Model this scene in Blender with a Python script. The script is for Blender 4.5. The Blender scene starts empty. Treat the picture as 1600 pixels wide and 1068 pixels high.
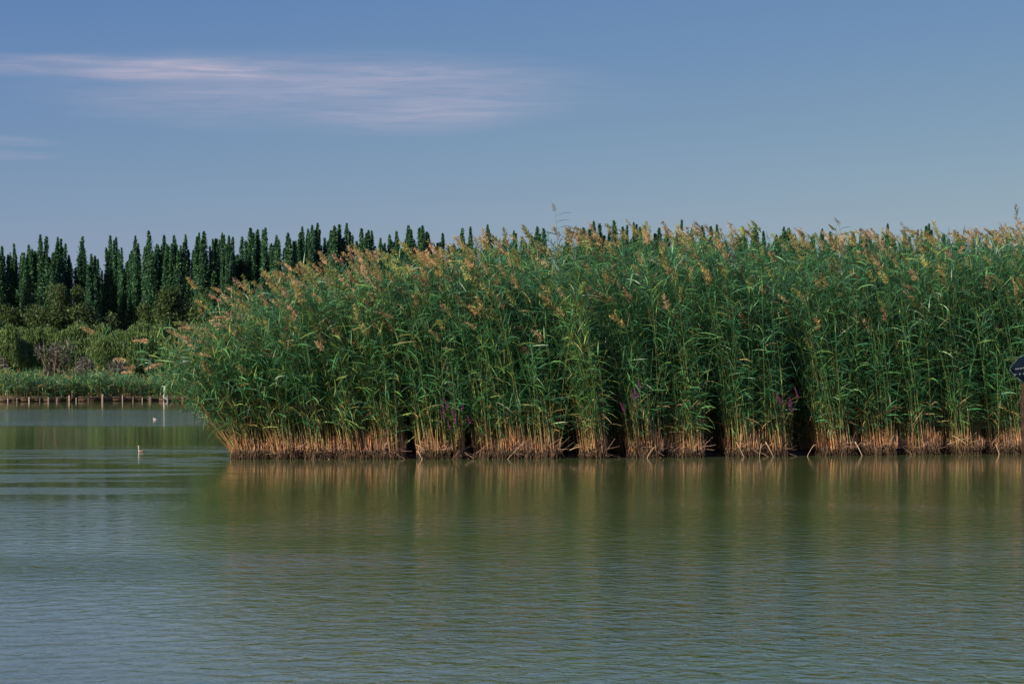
import bpy, math, random
import numpy as np
from math import radians, pi, sin, cos

random.seed(7)
rng = np.random.default_rng(11)
S = bpy.context.scene
C = S.collection

# ------------------------------------------------------------------ camera
EYE = 1.5            # lens height above the water
F = 3778.0           # focal length in units of the 1600 px wide photograph
HZ = 592.0           # row of the horizon in the photograph
K = 1.7              # distance of the reed front is about 27 * K metres
cam_d = bpy.data.cameras.new("camera")
cam_d.lens = 85; cam_d.sensor_width = 36
cam_d.shift_y = (HZ - 534.0) / 1600.0
cam_d.clip_end = 8000; cam_d.clip_start = 0.1
cam = bpy.data.objects.new("camera", cam_d)
cam.location = (0, 0, EYE); cam.rotation_euler = (pi / 2, 0, 0)
C.objects.link(cam); S.camera = cam

# ------------------------------------------------------------------ sun, sky, exposure
GRADE = ((1.4, 1.10), (1.02, 0.17), (0.16, -0.66))
SUN_AZ, SUN_EL = radians(232), radians(30)
sd = bpy.data.lights.new("sun", 'SUN'); sd.energy = 5.0; sd.angle = radians(0.5); sd.color = (1.0, 0.90, 0.74)
so = bpy.data.objects.new("sun", sd)
sv = (sin(SUN_AZ) * cos(SUN_EL), cos(SUN_AZ) * cos(SUN_EL), sin(SUN_EL))
import mathutils
so.rotation_euler = mathutils.Vector(sv).to_track_quat('Z', 'Y').to_euler()
so.location = (-20, -20, 30)
C.objects.link(so)

W = bpy.data.worlds.new("World"); S.world = W; W.use_nodes = True
wt = W.node_tree; wn = wt.nodes; wl = wt.links
bg = wn['Background']; bg.inputs[1].default_value = 0.0715


def nd(nodes, typ, **kw):
    n = nodes.new(typ)
    for k, v in kw.items():
        setattr(n, k, v)
    return n


def mth(nt, op, a, b=None, c=None, clamp=False):
    n = nt.nodes.new('ShaderNodeMath'); n.operation = op; n.use_clamp = clamp
    for i, v in enumerate((a, b, c)):
        if v is None: continue
        if isinstance(v, (int, float)): n.inputs[i].default_value = v
        else: nt.links.new(v, n.inputs[i])
    return n.outputs[0]


def mrange(nt, v, a, b, c=0.0, d=1.0, smooth=True):
    n = nt.nodes.new('ShaderNodeMapRange')
    n.interpolation_type = 'SMOOTHSTEP' if smooth else 'LINEAR'
    nt.links.new(v, n.inputs[0])
    for i, x in enumerate((a, b, c, d)): n.inputs[i + 1].default_value = x
    return n.outputs[0]


sky = nd(wn, 'ShaderNodeTexSky', sky_type='NISHITA', sun_disc=False)
sky.sun_elevation = SUN_EL; sky.sun_rotation = SUN_AZ
sky.altitude = 0; sky.air_density = 0.6; sky.dust_density = 1.0; sky.ozone_density = 6.0
SKYK = 0.085
spr = nd(wn, 'ShaderNodeSeparateColor'); wl.new(sky.outputs[0], spr.inputs[0])
cmb = nd(wn, 'ShaderNodeCombineColor')
for i, (pw, gn) in enumerate(GRADE):      # film-like response of each colour channel
    v_ = mth(wt, 'MULTIPLY', mth(wt, 'POWER', mth(wt, 'MULTIPLY', spr.outputs[i], SKYK), pw), math.exp(gn) / SKYK)
    wl.new(v_, cmb.inputs[i])
# thin cirrus, placed by compass direction and elevation
tc = nd(wn, 'ShaderNodeTexCoord')
sp = nd(wn, 'ShaderNodeSeparateXYZ'); wl.new(tc.outputs['Generated'], sp.inputs[0])
az = mth(wt, 'MULTIPLY', mth(wt, 'ARCTAN2', sp.outputs[0], sp.outputs[1]), K)
el = mth(wt, 'MULTIPLY', mth(wt, 'ARCSINE', sp.outputs[2]), K)


def wnoise(sx, sy, scale, det=4, rough=0.55, off=0.0, dist=0.0):
    cx = nd(wn, 'ShaderNodeCombineXYZ')
    wl.new(mth(wt, 'MULTIPLY', az, sx), cx.inputs[0]); wl.new(mth(wt, 'MULTIPLY', el, sy), cx.inputs[1])
    cx.inputs[2].default_value = off
    n = nd(wn, 'ShaderNodeTexNoise'); n.inputs['Scale'].default_value = scale; n.inputs['Detail'].default_value = det
    n.inputs['Roughness'].default_value = rough; n.inputs['Distortion'].default_value = dist
    wl.new(cx.outputs[0], n.inputs['Vector'])
    return n.outputs['Fac']


fine = wnoise(1.0, 15.0, 12, 8, 0.68, 0.0, 0.5)
broad = wnoise(1.0, 6.0, 5, 3, 0.5, 3.0)
warp = wnoise(1.0, 3.0, 4, 2, 0.5, 8.0)


def ell(ca, ce, ra, re, tilt=0.0, soft0=1.0, soft1=0.0):
    """soft ellipse in azimuth/elevation with a wobbling edge"""
    da = mth(wt, 'DIVIDE', mth(wt, 'SUBTRACT', az, ca), ra)
    e0 = mth(wt, 'SUBTRACT', mth(wt, 'SUBTRACT', el, ce), mth(wt, 'MULTIPLY', mth(wt, 'SUBTRACT', az, ca), tilt))
    e1 = mth(wt, 'ADD', e0, mth(wt, 'MULTIPLY', mth(wt, 'SUBTRACT', warp, 0.5), 0.03))
    de = mth(wt, 'DIVIDE', e1, re)
    r = mth(wt, 'ADD', mth(wt, 'POWER', mth(wt, 'ABSOLUTE', da), 2.0), mth(wt, 'POWER', mth(wt, 'ABSOLUTE', de), 2.0))
    return mrange(wt, r, soft0, soft1)


m = None
for (ca, ce, ra, re, tl, s, so0) in (
        (-0.13, 0.201, 0.25, 0.034, 0.0, 0.98, 1.25), (-0.30, 0.2125, 0.34, 0.010, 0.012, 0.95, 1.0),
        (-0.11, 0.186, 0.13, 0.006, -0.01, 0.40, 1.0), (-0.10, 0.222, 0.14, 0.010, 0.0, 0.22, 1.0),
        (-0.36, 0.164, 0.055, 0.004, 0.01, 0.45, 1.0), (-0.37, 0.156, 0.07, 0.004, 0, 0.55, 1.0),
        (-1.9, 0.45, 0.8, 0.08, 0.02, 0.8, 1.0), (2.6, 0.6, 0.9, 0.1, 0.02, 0.7, 1.0),
        (4.9, 0.7, 1.2, 0.16, 0.0, 0.7, 1.0)):
    e_ = mth(wt, 'MULTIPLY', ell(ca, ce, ra, re, tl), s)
    m = e_ if m is None else mth(wt, 'ADD', m, e_)
tex = mth(wt, 'MULTIPLY', mrange(wt, fine, 0.28, 0.7, 0.3, 1.0), mrange(wt, broad, 0.36, 0.62, 0.4, 1.0))
cov = mth(wt, 'MULTIPLY', mth(wt, 'MULTIPLY', m, tex), 0.66, clamp=True)
cm = nd(wn, 'ShaderNodeMix', data_type='RGBA'); wl.new(cov, cm.inputs[0])
wl.new(cmb.outputs[0], cm.inputs[6]); cm.inputs[7].default_value = (5.3, 5.1, 6.5, 1)
wl.new(cm.outputs[2], bg.inputs[0])
CLOUD_MIX = cm

S.view_settings.view_transform = 'Standard'; S.view_settings.look = 'None'
S.view_settings.exposure = 0.27; S.view_settings.gamma = 1.0
S.view_settings.use_curve_mapping = False
S.render.engine = 'CYCLES'
S.cycles.max_bounces = 8; S.cycles.transparent_max_bounces = 8
S.cycles.use_denoising = True; S.cycles.denoiser = 'OPENIMAGEDENOISE'; S.cycles.denoising_input_passes = 'RGB_ALBEDO_NORMAL'


# ------------------------------------------------------------------ helpers
def at(px, py, Y):
    return ((px - 800) / F * Y, Y, EYE + (HZ - py) / F * Y)


def tag(o, label=None, cat=None, group=None, kind=None):
    if label: o['label'] = label
    if cat: o['category'] = cat
    if group: o['group'] = group
    if kind: o['kind'] = kind
    return o


def empty(name, loc=(0, 0, 0), rz=0.0):
    o = bpy.data.objects.new(name, None); C.objects.link(o)
    o.location = loc; o.rotation_euler = (0, 0, rz); o.empty_display_size = 0.2
    return o


class Geo:
    def __init__(s): s.v = []; s.t = []; s.c = []; s.n = 0

    def add(s, v, t, c):
        v = np.asarray(v, float).reshape(-1, 3); t = np.asarray(t, int).reshape(-1, 3)
        c = np.asarray(c, float)
        if c.ndim == 1: c = np.tile(c, (len(v), 1))
        s.v.append(v); s.t.append(t + s.n); s.c.append(c); s.n += len(v)
        return s

    def mesh(s, name, mat, smooth=False):
        v = np.concatenate(s.v); t = np.concatenate(s.t); c = np.concatenate(s.c)
        me = bpy.data.meshes.new(name)
        me.vertices.add(len(v)); me.vertices.foreach_set('co', v.astype(np.float32).ravel())
        me.loops.add(len(t) * 3); me.loops.foreach_set('vertex_index', t.astype(np.int32).ravel())
        me.polygons.add(len(t)); me.polygons.foreach_set('loop_start', np.arange(0, len(t) * 3, 3, dtype=np.int32))
        try: me.polygons.foreach_set('loop_total', np.full(len(t), 3, dtype=np.int32))
        except Exception: pass
        me.update(calc_edges=True)
        if smooth: me.polygons.foreach_set('use_smooth', np.ones(len(t), dtype=bool))
        a = me.attributes.new('Col', 'FLOAT_COLOR', 'POINT')
        cc = np.ones((len(v), 4), np.float32); cc[:, :3] = c
        a.data.foreach_set('color', cc.ravel())
        me.materials.append(mat)
        return me

    def build(s, name, mat, parent=None, smooth=False):
        o = bpy.data.objects.new(name, s.mesh(name, mat, smooth)); C.objects.link(o)
        if parent is not None: o.parent = parent
        return o


def tube(g, pts, rad, col, sides=6, cap=True):
    """tapered tube along pts; rad scalar or list; col single colour"""
    pts = np.asarray(pts, float); n = len(pts)
    rad = np.broadcast_to(np.asarray(rad, float), (n,))
    d = np.gradient(pts, axis=0); d /= np.linalg.norm(d, axis=1)[:, None] + 1e-9
    up = np.where(np.abs(d[:, 2:3]) > 0.9, np.array([[1., 0, 0]]), np.array([[0, 0, 1.]]))
    a = np.cross(d, up); a /= np.linalg.norm(a, axis=1)[:, None]; b = np.cross(d, a)
    an = np.arange(sides) / sides * 2 * pi
    v = pts[:, None, :] + rad[:, None, None] * (a[:, None, :] * np.cos(an)[None, :, None] + b[:, None, :] * np.sin(an)[None, :, None])
    v = v.reshape(-1, 3); t = []
    for i in range(n - 1):
        for k in range(sides):
            p, q = i * sides + k, i * sides + (k + 1) % sides
            t += [(p, q, q + sides), (p, q + sides, p + sides)]
    if cap:
        for k in range(1, sides - 1):
            t.append((0, k + 1, k)); e = (n - 1) * sides; t.append((e, e + k, e + k + 1))
    g.add(v, t, col)


def boxg(g, c, s, col, rot=None, jit=0.0):
    x, y, z = [q / 2 for q in s]
    v = np.array([(-x, -y, -z), (x, -y, -z), (x, y, -z), (-x, y, -z), (-x, -y, z), (x, -y, z), (x, y, z), (-x, y, z)])
    if jit: v = v + rng.normal(0, jit, v.shape)
    if rot is not None: v = v @ np.array(rot).T
    q = [(0, 3, 2, 1), (4, 5, 6, 7), (0, 1, 5, 4), (1, 2, 6, 5), (2, 3, 7, 6), (3, 0, 4, 7)]
    t = [f for a in q for f in ((a[0], a[1], a[2]), (a[0], a[2], a[3]))]
    g.add(v + np.array(c), t, col)


def rotz(a): return [[cos(a), -sin(a), 0], [sin(a), cos(a), 0], [0, 0, 1]]
def roty(a): return [[cos(a), 0, sin(a)], [0, 1, 0], [-sin(a), 0, cos(a)]]


def ellipsoid(g, c, r, col, seg=12, rings=8, rot=None):
    v = []; t = []
    for i in range(rings + 1):
        th = pi * i / rings
        for k in range(seg):
            ph = 2 * pi * k / seg
            v.append((r[0] * sin(th) * cos(ph), r[1] * sin(th) * sin(ph), r[2] * cos(th)))
    for i in range(rings):
        for k in range(seg):
            a, b = i * seg + k, i * seg + (k + 1) % seg
            t += [(a, a + seg, b + seg), (a, b + seg, b)]
    v = np.array(v)
    if rot is not None: v = v @ np.array(rot).T
    g.add(v + np.array(c), t, col)


def leaf_material(name, transl, rough=0.5, spec=0.35, noise=0.25):
    m = bpy.data.materials.new(name); m.use_nodes = True
    nt = m.node_tree; n = nt.nodes; l = nt.links
    p = n['Principled BSDF']; out = n['Material Output']
    at_ = n.new('ShaderNodeAttribute'); at_.attribute_name = 'Col'
    no = n.new('ShaderNodeTexNoise'); no.inputs['Scale'].default_value = 9.0; no.inputs['Detail'].default_value = 3
    ge = n.new('ShaderNodeNewGeometry'); l.new(ge.outputs['Position'], no.inputs['Vector'])
    f = mrange(nt, no.outputs['Fac'], 0.3, 0.7, 1 - noise, 1 + noise)
    mu = n.new('ShaderNodeMix'); mu.data_type = 'RGBA'; mu.blend_type = 'MULTIPLY'; mu.inputs[0].default_value = 1
    l.new(at_.outputs['Color'], mu.inputs[6]); l.new(f, mu.inputs[7])
    l.new(mu.outputs[2], p.inputs['Base Color'])
    p.inputs['Roughness'].default_value = rough; p.inputs['Specular IOR Level'].default_value = spec
    if transl > 0:
        tr = n.new('ShaderNodeBsdfTranslucent'); l.new(mu.outputs[2], tr.inputs['Color'])
        mx = n.new('ShaderNodeMixShader'); mx.inputs[0].default_value = transl
        l.new(p.outputs[0], mx.inputs[1]); l.new(tr.outputs[0], mx.inputs[2]); l.new(mx.outputs[0], out.inputs[0])
    return m


M_REED = leaf_material('reed_leaf', 0.17, 0.42, 0.45)
M_PLUME = leaf_material('reed_plume', 0.42, 0.9, 0.05)
M_STALK = leaf_material('dry_stalk', 0.0, 0.6, 0.3)
M_MUD = leaf_material('wet_root_mud', 0.0, 0.75, 0.3, 0.5)
M_TREE = leaf_material('tree_leaf', 0.22, 0.5, 0.3)
M_BARK = leaf_material('bark', 0.0, 0.85, 0.2)
M_WOOD = leaf_material('weathered_wood', 0.0, 0.8, 0.2, 0.35)
M_PAINT = leaf_material('painted_board', 0.0, 0.9, 0.02, 0.15)
M_FEATHER = leaf_material('feathers', 0.0, 0.7, 0.2, 0.1)
M_PETAL = leaf_material('petals', 0.3, 0.7, 0.2, 0.2)


# ------------------------------------------------------------------ shore geometry
def front_y(x):
    """depth of the water's edge of the reed bed"""
    return K * np.interp(x, [-6, -2, 1.2, 4.3, 10.3, 18], [26.6, 26.7, 26.9, 27.5, 28.7, 30.6])


def front_x(px):
    """x of the point of the water's edge seen in column px"""
    x = 0.0
    for _ in range(6): x = (px - 800) / F * float(front_y(x))
    return x


def outline_px(px):
    return np.interp(px, [225, 260, 290, 330, 400, 450, 540, 620, 700, 780, 860, 940, 1050, 1200, 1350, 1500, 1600, 1900],
                     [545, 505, 470, 452, 430, 410, 402, 396, 389, 373, 369, 365, 359, 367, 371, 363, 353, 351])


def bank_y(x):
    return K * np.interp(x, [-200, -33, -24, 0, 200], [88, 94, 96.5, 99, 108])


# ------------------------------------------------------------------ setting: land, water, mud
def sheet(name, rows, mat, kind='structure'):
    """rows: list of equal-length point rows"""
    g = Geo(); r = len(rows); c = len(rows[0]); v = [p for row in rows for p in row]; t = []
    for i in range(r - 1):
        for k in range(c - 1):
            a = i * c + k; t += [(a, a + 1, a + c + 1), (a, a + c + 1, a + c)]
    g.add(v, t, (0.05, 0.07, 0.03)); o = g.build(name, mat, smooth=True); o['kind'] = kind
    return o


def ground_mat(name, c1, c2, scale):
    m = bpy.data.materials.new(name); m.use_nodes = True; nt = m.node_tree; n = nt.nodes; l = nt.links
    p = n['Principled BSDF']; p.inputs['Roughness'].default_value = 0.95; p.inputs['Specular IOR Level'].default_value = 0.0
    ge = n.new('ShaderNodeNewGeometry'); no = n.new('ShaderNodeTexNoise'); no.inputs['Scale'].default_value = scale
    no.inputs['Detail'].default_value = 6; l.new(ge.outputs['Position'], no.inputs['Vector'])
    mx = n.new('ShaderNodeMix'); mx.data_type = 'RGBA'; mx.inputs[6].default_value = (*c1, 1); mx.inputs[7].default_value = (*c2, 1)
    l.new(mrange(nt, no.outputs['Fac'], 0.35, 0.65), mx.inputs[0]); l.new(mx.outputs[2], p.inputs['Base Color'])
    b = n.new('ShaderNodeBump'); b.inputs['Distance'].default_value = 0.05; l.new(no.outputs['Fac'], b.inputs['Height'])
    l.new(b.outputs[0], p.inputs['Normal'])
    return m


xs = [-3500, -1500, -600, -300, -150, -90, -60, -50, -42, -36, -33, -30, -27, -24, -20, -15, -10, -5, 0, 10, 20, 40, 70, 120, 200, 400, 900, 3500]
gm = ground_mat('grassy_land', (0.05, 0.075, 0.025), (0.09, 0.075, 0.04), 0.5)
rows = []
for d, z in ((-1.5, -1.2), (0.0, 0.05), (0.25, 0.42), (6, 0.6), (30, 0.75), (120, 0.8), (600, 0.8), (2400, 0.8), (4800, 0.8)):
    rows.append([(x, float(bank_y(x)) + d, z + 0.06 * sin(x * 0.7 + d)) for x in xs])
sheet('far_bank_ground', rows, gm)

lakebed = ground_mat('lake_mud', (0.06, 0.05, 0.03), (0.09, 0.08, 0.04), 0.3)
sheet('lake_bed', [[(x, y, -1.2) for x in (-3500, 0, 3500)] for y in (-400, 0, 5200)], lakebed)

# water
wm = bpy.data.materials.new('lake_water'); wm.use_nodes = True
nt = wm.node_tree; n = nt.nodes; l = nt.links
P = n['Principled BSDF']
P.inputs['Roughness'].default_value = 0.045; P.inputs['IOR'].default_value = 1.42
ge = n.new('ShaderNodeNewGeometry'); sx = n.new('ShaderNodeSeparateXYZ'); l.new(ge.outputs['Position'], sx.inputs[0])
X, Yc = sx.outputs[0], sx.outputs[1]


def wn2(ax, ay, scale, det, rough, off=0.0, rot=0.0, dist=0.0):
    cx = n.new('ShaderNodeCombineXYZ')
    xr = mth(nt, 'ADD', mth(nt, 'MULTIPLY', X, cos(rot)), mth(nt, 'MULTIPLY', Yc, sin(rot)))
    yr = mth(nt, 'SUBTRACT', mth(nt, 'MULTIPLY', Yc, cos(rot)), mth(nt, 'MULTIPLY', X, sin(rot)))
    l.new(mth(nt, 'MULTIPLY', xr, ax), cx.inputs[0]); l.new(mth(nt, 'MULTIPLY', yr, ay), cx.inputs[1]); cx.inputs[2].default_value = off
    t = n.new('ShaderNodeTexNoise'); t.inputs['Scale'].default_value = scale; t.inputs['Detail'].default_value = det
    t.inputs['Roughness'].default_value = rough; t.inputs['Distortion'].default_value = dist
    l.new(cx.outputs[0], t.inputs['Vector'])
    return t.outputs['Fac']


# where the wind ruffles the surface: open water near the camera, patches and bands to the left of the reeds
patch = wn2(0.10, 0.20, 1.0, 3, 0.5, 4.0, 0.12)
streak = wn2(0.17, 0.6, 1.0, 4, 0.6, 9.0, 0.06, 0.7)
yw = mth(nt, 'ADD', Yc, mth(nt, 'MULTIPLY', mth(nt, 'SUBTRACT', patch, 0.5), 20.0))
fore = mrange(nt, yw, 23.0 * K, 12.0 * K, 0.0, 1.0)
yb = mth(nt, 'ADD', mth(nt, 'SUBTRACT', Yc, mth(nt, 'MULTIPLY', X, 0.0)), mth(nt, 'MULTIPLY', mth(nt, 'SUBTRACT', streak, 0.5), 16.0))
band = mth(nt, 'MULTIPLY', mrange(nt, yb, 44.0 * K, 47.0 * K), mrange(nt, yb, 75.0 * K, 66.0 * K))
leftm = mrange(nt, X, -3.0, -6.5)
stk = mth(nt, 'MULTIPLY', mth(nt, 'MULTIPLY', mrange(nt, streak, 0.50, 0.57), leftm), mth(nt, 'MULTIPLY', mrange(nt, Yc, 13.0 * K, 18.0 * K), mrange(nt, Yc, 33.0 * K, 28.0 * K)))
leftfore = mth(nt, 'MULTIPLY', mrange(nt, X, 0.0, -6.0), mrange(nt, yw, 20.0 * K, 15.0 * K))
mask = mth(nt, 'MAXIMUM', mth(nt, 'MAXIMUM', fore, mth(nt, 'MULTIPLY', band, 3.0)), mth(nt, 'MAXIMUM', mth(nt, 'MULTIPLY', stk, 2.6), mth(nt, 'MULTIPLY', leftfore, 0.6)))
calm = mrange(nt, wn2(0.2, 0.3, 1.0, 2, 0.5, 2.0), 0.45, 0.65, 0.55, 1.0)
amp = mth(nt, 'ADD', mth(nt, 'MULTIPLY', mth(nt, 'MULTIPLY', mask, calm), 0.44), 0.06)
silt = wn2(0.3, 0.3, 1.0, 3, 0.5, 1.0)
# a smoother, silvery patch out on the left and a choppier strip in front of it
lx = mrange(nt, mth(nt, 'ADD', X, mth(nt, 'MULTIPLY', mth(nt, 'SUBTRACT', silt, 0.5), 6.0)), 0.0, -4.5)
amp = mth(nt, 'MULTIPLY', amp, mrange(nt, X, -6.0, 1.5, 0.42, 0.9))
yp = mth(nt, 'ADD', Yc, mth(nt, 'MULTIPLY', mth(nt, 'SUBTRACT', patch, 0.5), 12.0))
smo = mth(nt, 'MULTIPLY', lx, mth(nt, 'MULTIPLY', mrange(nt, yp, 12.0 * K, 14.6 * K), mrange(nt, yp, 18.5 * K, 15.0 * K)))
cho = mth(nt, 'MULTIPLY', lx, mth(nt, 'MULTIPLY', mrange(nt, yp, 10.0 * K, 11.4 * K), mrange(nt, yp, 13.0 * K, 11.6 * K)))
amp = mth(nt, 'MULTIPLY', amp, mth(nt, 'SUBTRACT', mth(nt, 'ADD', 1.0, mth(nt, 'MULTIPLY', cho, 3.0)), mth(nt, 'MULTIPLY', smo, 0.1)))
r1 = wn2(0.9, 0.8, 6.5, 4, 0.55, 0.0, 0.3, 0.6)
r2 = wn2(1.0, 1.0, 2.6, 2, 0.5, 5.0, -0.25, 0.2)
r3 = wn2(0.7, 1.2, 0.7, 2, 0.5, 7.0, 0.1)
r1, r2, r3 = [mth(nt, 'SUBTRACT', r_, 0.5) for r_ in (r1, r2, r3)]
h = mth(nt, 'ADD', mth(nt, 'MULTIPLY', r1, 0.040), mth(nt, 'ADD', mth(nt, 'MULTIPLY', r2, 0.024), mth(nt, 'MULTIPLY', r3, 0.012)))
h = mth(nt, 'MULTIPLY', h, amp)
bp = n.new('ShaderNodeBump'); bp.inputs['Strength'].default_value = 1.0; bp.inputs['Distance'].default_value = 1.0
l.new(h, bp.inputs['Height']); l.new(bp.outputs[0], P.inputs['Normal'])
# silty green water body
mx = n.new('ShaderNodeMix'); mx.data_type = 'RGBA'
mx.inputs[6].default_value = (0.072, 0.106, 0.034, 1); mx.inputs[7].default_value = (0.100, 0.134, 0.050, 1)
l.new(silt, mx.inputs[0]); l.new(mx.outputs[2], P.inputs['Base Color'])
ws = sheet('lake_water', [[(x, y, 0.0) for x in (-3500, -60, 0, 60, 3500)] for y in (-400, 0, 60, 140, 5200)], wm)

# marsh island under the reeds: a thick slab of mud whose front is set back behind the clumps
g = Geo()
gx = np.linspace(-4.9, 19, 90); prof = [(0.42, -1.2), (0.42, -0.02), (0.55, 0.07), (1.2, 0.10), (5.8, 0.10), (6.4, -1.2)]
v = []
for x in gx:
    for (d, z) in prof:
        v.append((x + rng.normal(0, .02), float(front_y(x)) + d + rng.normal(0, .05), z + (rng.normal(0, .015) if z > -1 else 0)))
t = []; k = len(prof)
for i in range(len(gx) - 1):
    for j in range(k - 1):
        a = i * k + j; t += [(a, a + k, a + k + 1), (a, a + k + 1, a + 1)]
t += [(0, j, j + 1) for j in range(1, k - 1)]
g.add(v, t, (0.045, 0.033, 0.022)); o = g.build('marsh_ground', M_MUD); o['kind'] = 'structure'


# ------------------------------------------------------------------ reeds
def lerp_path(P_, tt):
    K = P_.shape[1] - 1
    f = np.clip(tt, 0, 0.9999) * K; i = f.astype(int); w = (f - i)[..., None]
    idx = np.arange(P_.shape[0])[:, None]
    return P_[idx, i] * (1 - w) + P_[idx, i + 1] * w


def pick(cols, prob, n_, jit=0.15):
    cols = np.array(cols); k_ = rng.choice(len(cols), n_, p=np.array(prob) / np.sum(prob))
    return cols[k_] * np.exp(rng.normal(0, jit, (n_, 1))) * (1 + rng.normal(0, 0.05, (n_, 3)))


LEAF_COLS = [(0.024, 0.112, 0.050), (0.046, 0.182, 0.074), (0.100, 0.270, 0.084), (0.20, 0.31, 0.07), (0.38, 0.31, 0.15)]


def reeds(g, gp, bx, by, H, phi, th0, th1, nleaf=18, t0z=0.75, plume=None, r0=0.0095, wind=-0.3, wsd=0.95,
          leaf_len=0.34, yellow=0.0, leaf_w=0.0185, K=8, bz=-0.05):
    N = len(bx)
    s = np.linspace(0, 1, K + 1)[None, :]
    th = th0[:, None] + (th1 - th0)[:, None] * s ** 1.6
    d = np.stack([np.sin(th) * np.cos(phi)[:, None], np.sin(th) * np.sin(phi)[:, None], np.cos(th)], -1)
    step = (H / K)[:, None, None] * d
    Pn = np.zeros((N, K + 1, 3)); Pn[:, 0] = np.stack([bx, by, np.full(N, bz)], -1)
    Pn[:, 1:] = Pn[:, :1] + np.cumsum(step[:, :-1], 1)
    # stems
    an = np.array([0, 2.094, 4.189])
    rr = r0 * (1 - 0.65 * s) * (0.8 + 0.4 * rng.random((N, 1)))
    off = np.stack([np.cos(an), np.sin(an), np.zeros(3)], -1)
    V = Pn[:, :, None, :] + rr[:, :, None, None] * off[None, None]
    z = Pn[:, :, 2]
    zj = z + rng.normal(0, .12, (N, 1))
    tan = pick([(0.56, 0.33, 0.15), (0.46, 0.29, 0.15), (0.60, 0.40, 0.18)], [4, 3, 2], N)[:, None, :]
    yg = pick([(0.20, 0.27, 0.08), (0.10, 0.20, 0.07), (0.33, 0.33, 0.11)], [4, 4, 1.5], N)[:, None, :]
    gr = np.array([0.09, 0.20, 0.065])[None, None]
    a = np.clip((zj - 0.26) / 0.38, 0, 1)[..., None]; b = np.clip((zj - 1.4) / 2.2, 0, 1)[..., None]
    col = tan * (1 - a) + (yg * (1 - b) + gr * b) * a
    col = np.repeat(col[:, :, None, :], 3, 2)
    base = (np.arange(N) * (K + 1) * 3)[:, None, None]
    i = np.arange(K)[None, :, None] * 3; q = np.arange(3)[None, None, :]; q2 = (q + 1) % 3
    A = base + i + q; B = base + i + q2
    t = np.concatenate([np.stack([A, B, B + 3], -1).reshape(-1, 3), np.stack([A, B + 3, A + 3], -1).reshape(-1, 3)])
    g.add(V.reshape(-1, 3), t, col.reshape(-1, 3))
    # leaves
    L = nleaf
    t0 = np.clip(t0z / H, 0.04, 0.6)[:, None]
    tl = t0 + (0.985 - t0) * ((np.arange(L)[None, :] + rng.random((N, L))) / L)
    O = lerp_path(Pn, tl).reshape(-1, 3)
    n_ = N * L
    psi = wind + rng.normal(0, wsd, n_) + np.where(rng.random(n_) < 0.16, pi, 0)
    tlf = tl.reshape(-1)
    ln = leaf_len * (0.55 + 0.75 * np.sin(np.clip(tlf, 0.1, 1) * pi * 0.85)) * rng.uniform(0.7, 1.2, n_)
    asc = rng.random(n_) < 0.55
    e0 = np.where(asc, rng.normal(1.0, 0.25, n_), rng.normal(0.1, 0.45, n_)); e1 = e0 - np.where(asc, rng.uniform(0.05, 0.85, n_), rng.uniform(0.15, 0.75, n_))
    psi = np.where(asc & (rng.random(n_) < .5), psi + pi, psi)
    e = e0[:, None] + (e1 - e0)[:, None] * np.array([0.0, 0.45, 1.0])[None]
    dirs = np.stack([np.cos(e) * np.cos(psi)[:, None], np.cos(e) * np.sin(psi)[:, None], np.sin(e)], -1)
    p = [O]
    for k_, fr in enumerate((0.3, 0.35, 0.35)):
        p.append(p[-1] + dirs[:, k_] * (ln * fr)[:, None])
    per = np.stack([-np.sin(psi), np.cos(psi), np.zeros(n_)], -1)
    tw = rng.normal(0, 0.8, n_)[:, None]
    w = (np.cos(tw) * per + np.sin(tw) * np.array([0, 0, 1.0])) * (leaf_w * rng.uniform(0.6, 1.2, n_) * 0.5)[:, None]
    V = np.stack([p[0] - w * .5, p[0] + w * .5, p[1] - w, p[1] + w, p[2] - w * .75, p[2] + w * .75, p[3]], 1)
    pr = np.array([5, 5, 2.5, 0.5 + yellow * 4, 0.16 + yellow * 0.3])
    lc = pick(LEAF_COLS, pr, n_, 0.2)
    low = (O[:, 2] < 1.0) & (rng.random(n_) < 0.22)
    lc[low] = pick([(0.40, 0.26, 0.11), (0.22, 0.20, 0.07)], [1, 1], low.sum())
    base = (np.arange(n_) * 7)[:, None]
    t = np.concatenate([base + np.array(f)[None] for f in ((0, 1, 3), (0, 3, 2), (2, 3, 5), (2, 5, 4), (4, 5, 6))])
    g.add(V.reshape(-1, 3), t, np.repeat(lc, 7, 0))
    if plume is not None and gp is not None and plume.any():
        idx = np.where(plume)[0]
        plumes(gp, Pn[idx, -1], d[idx, -1])
    return Pn, d


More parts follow.
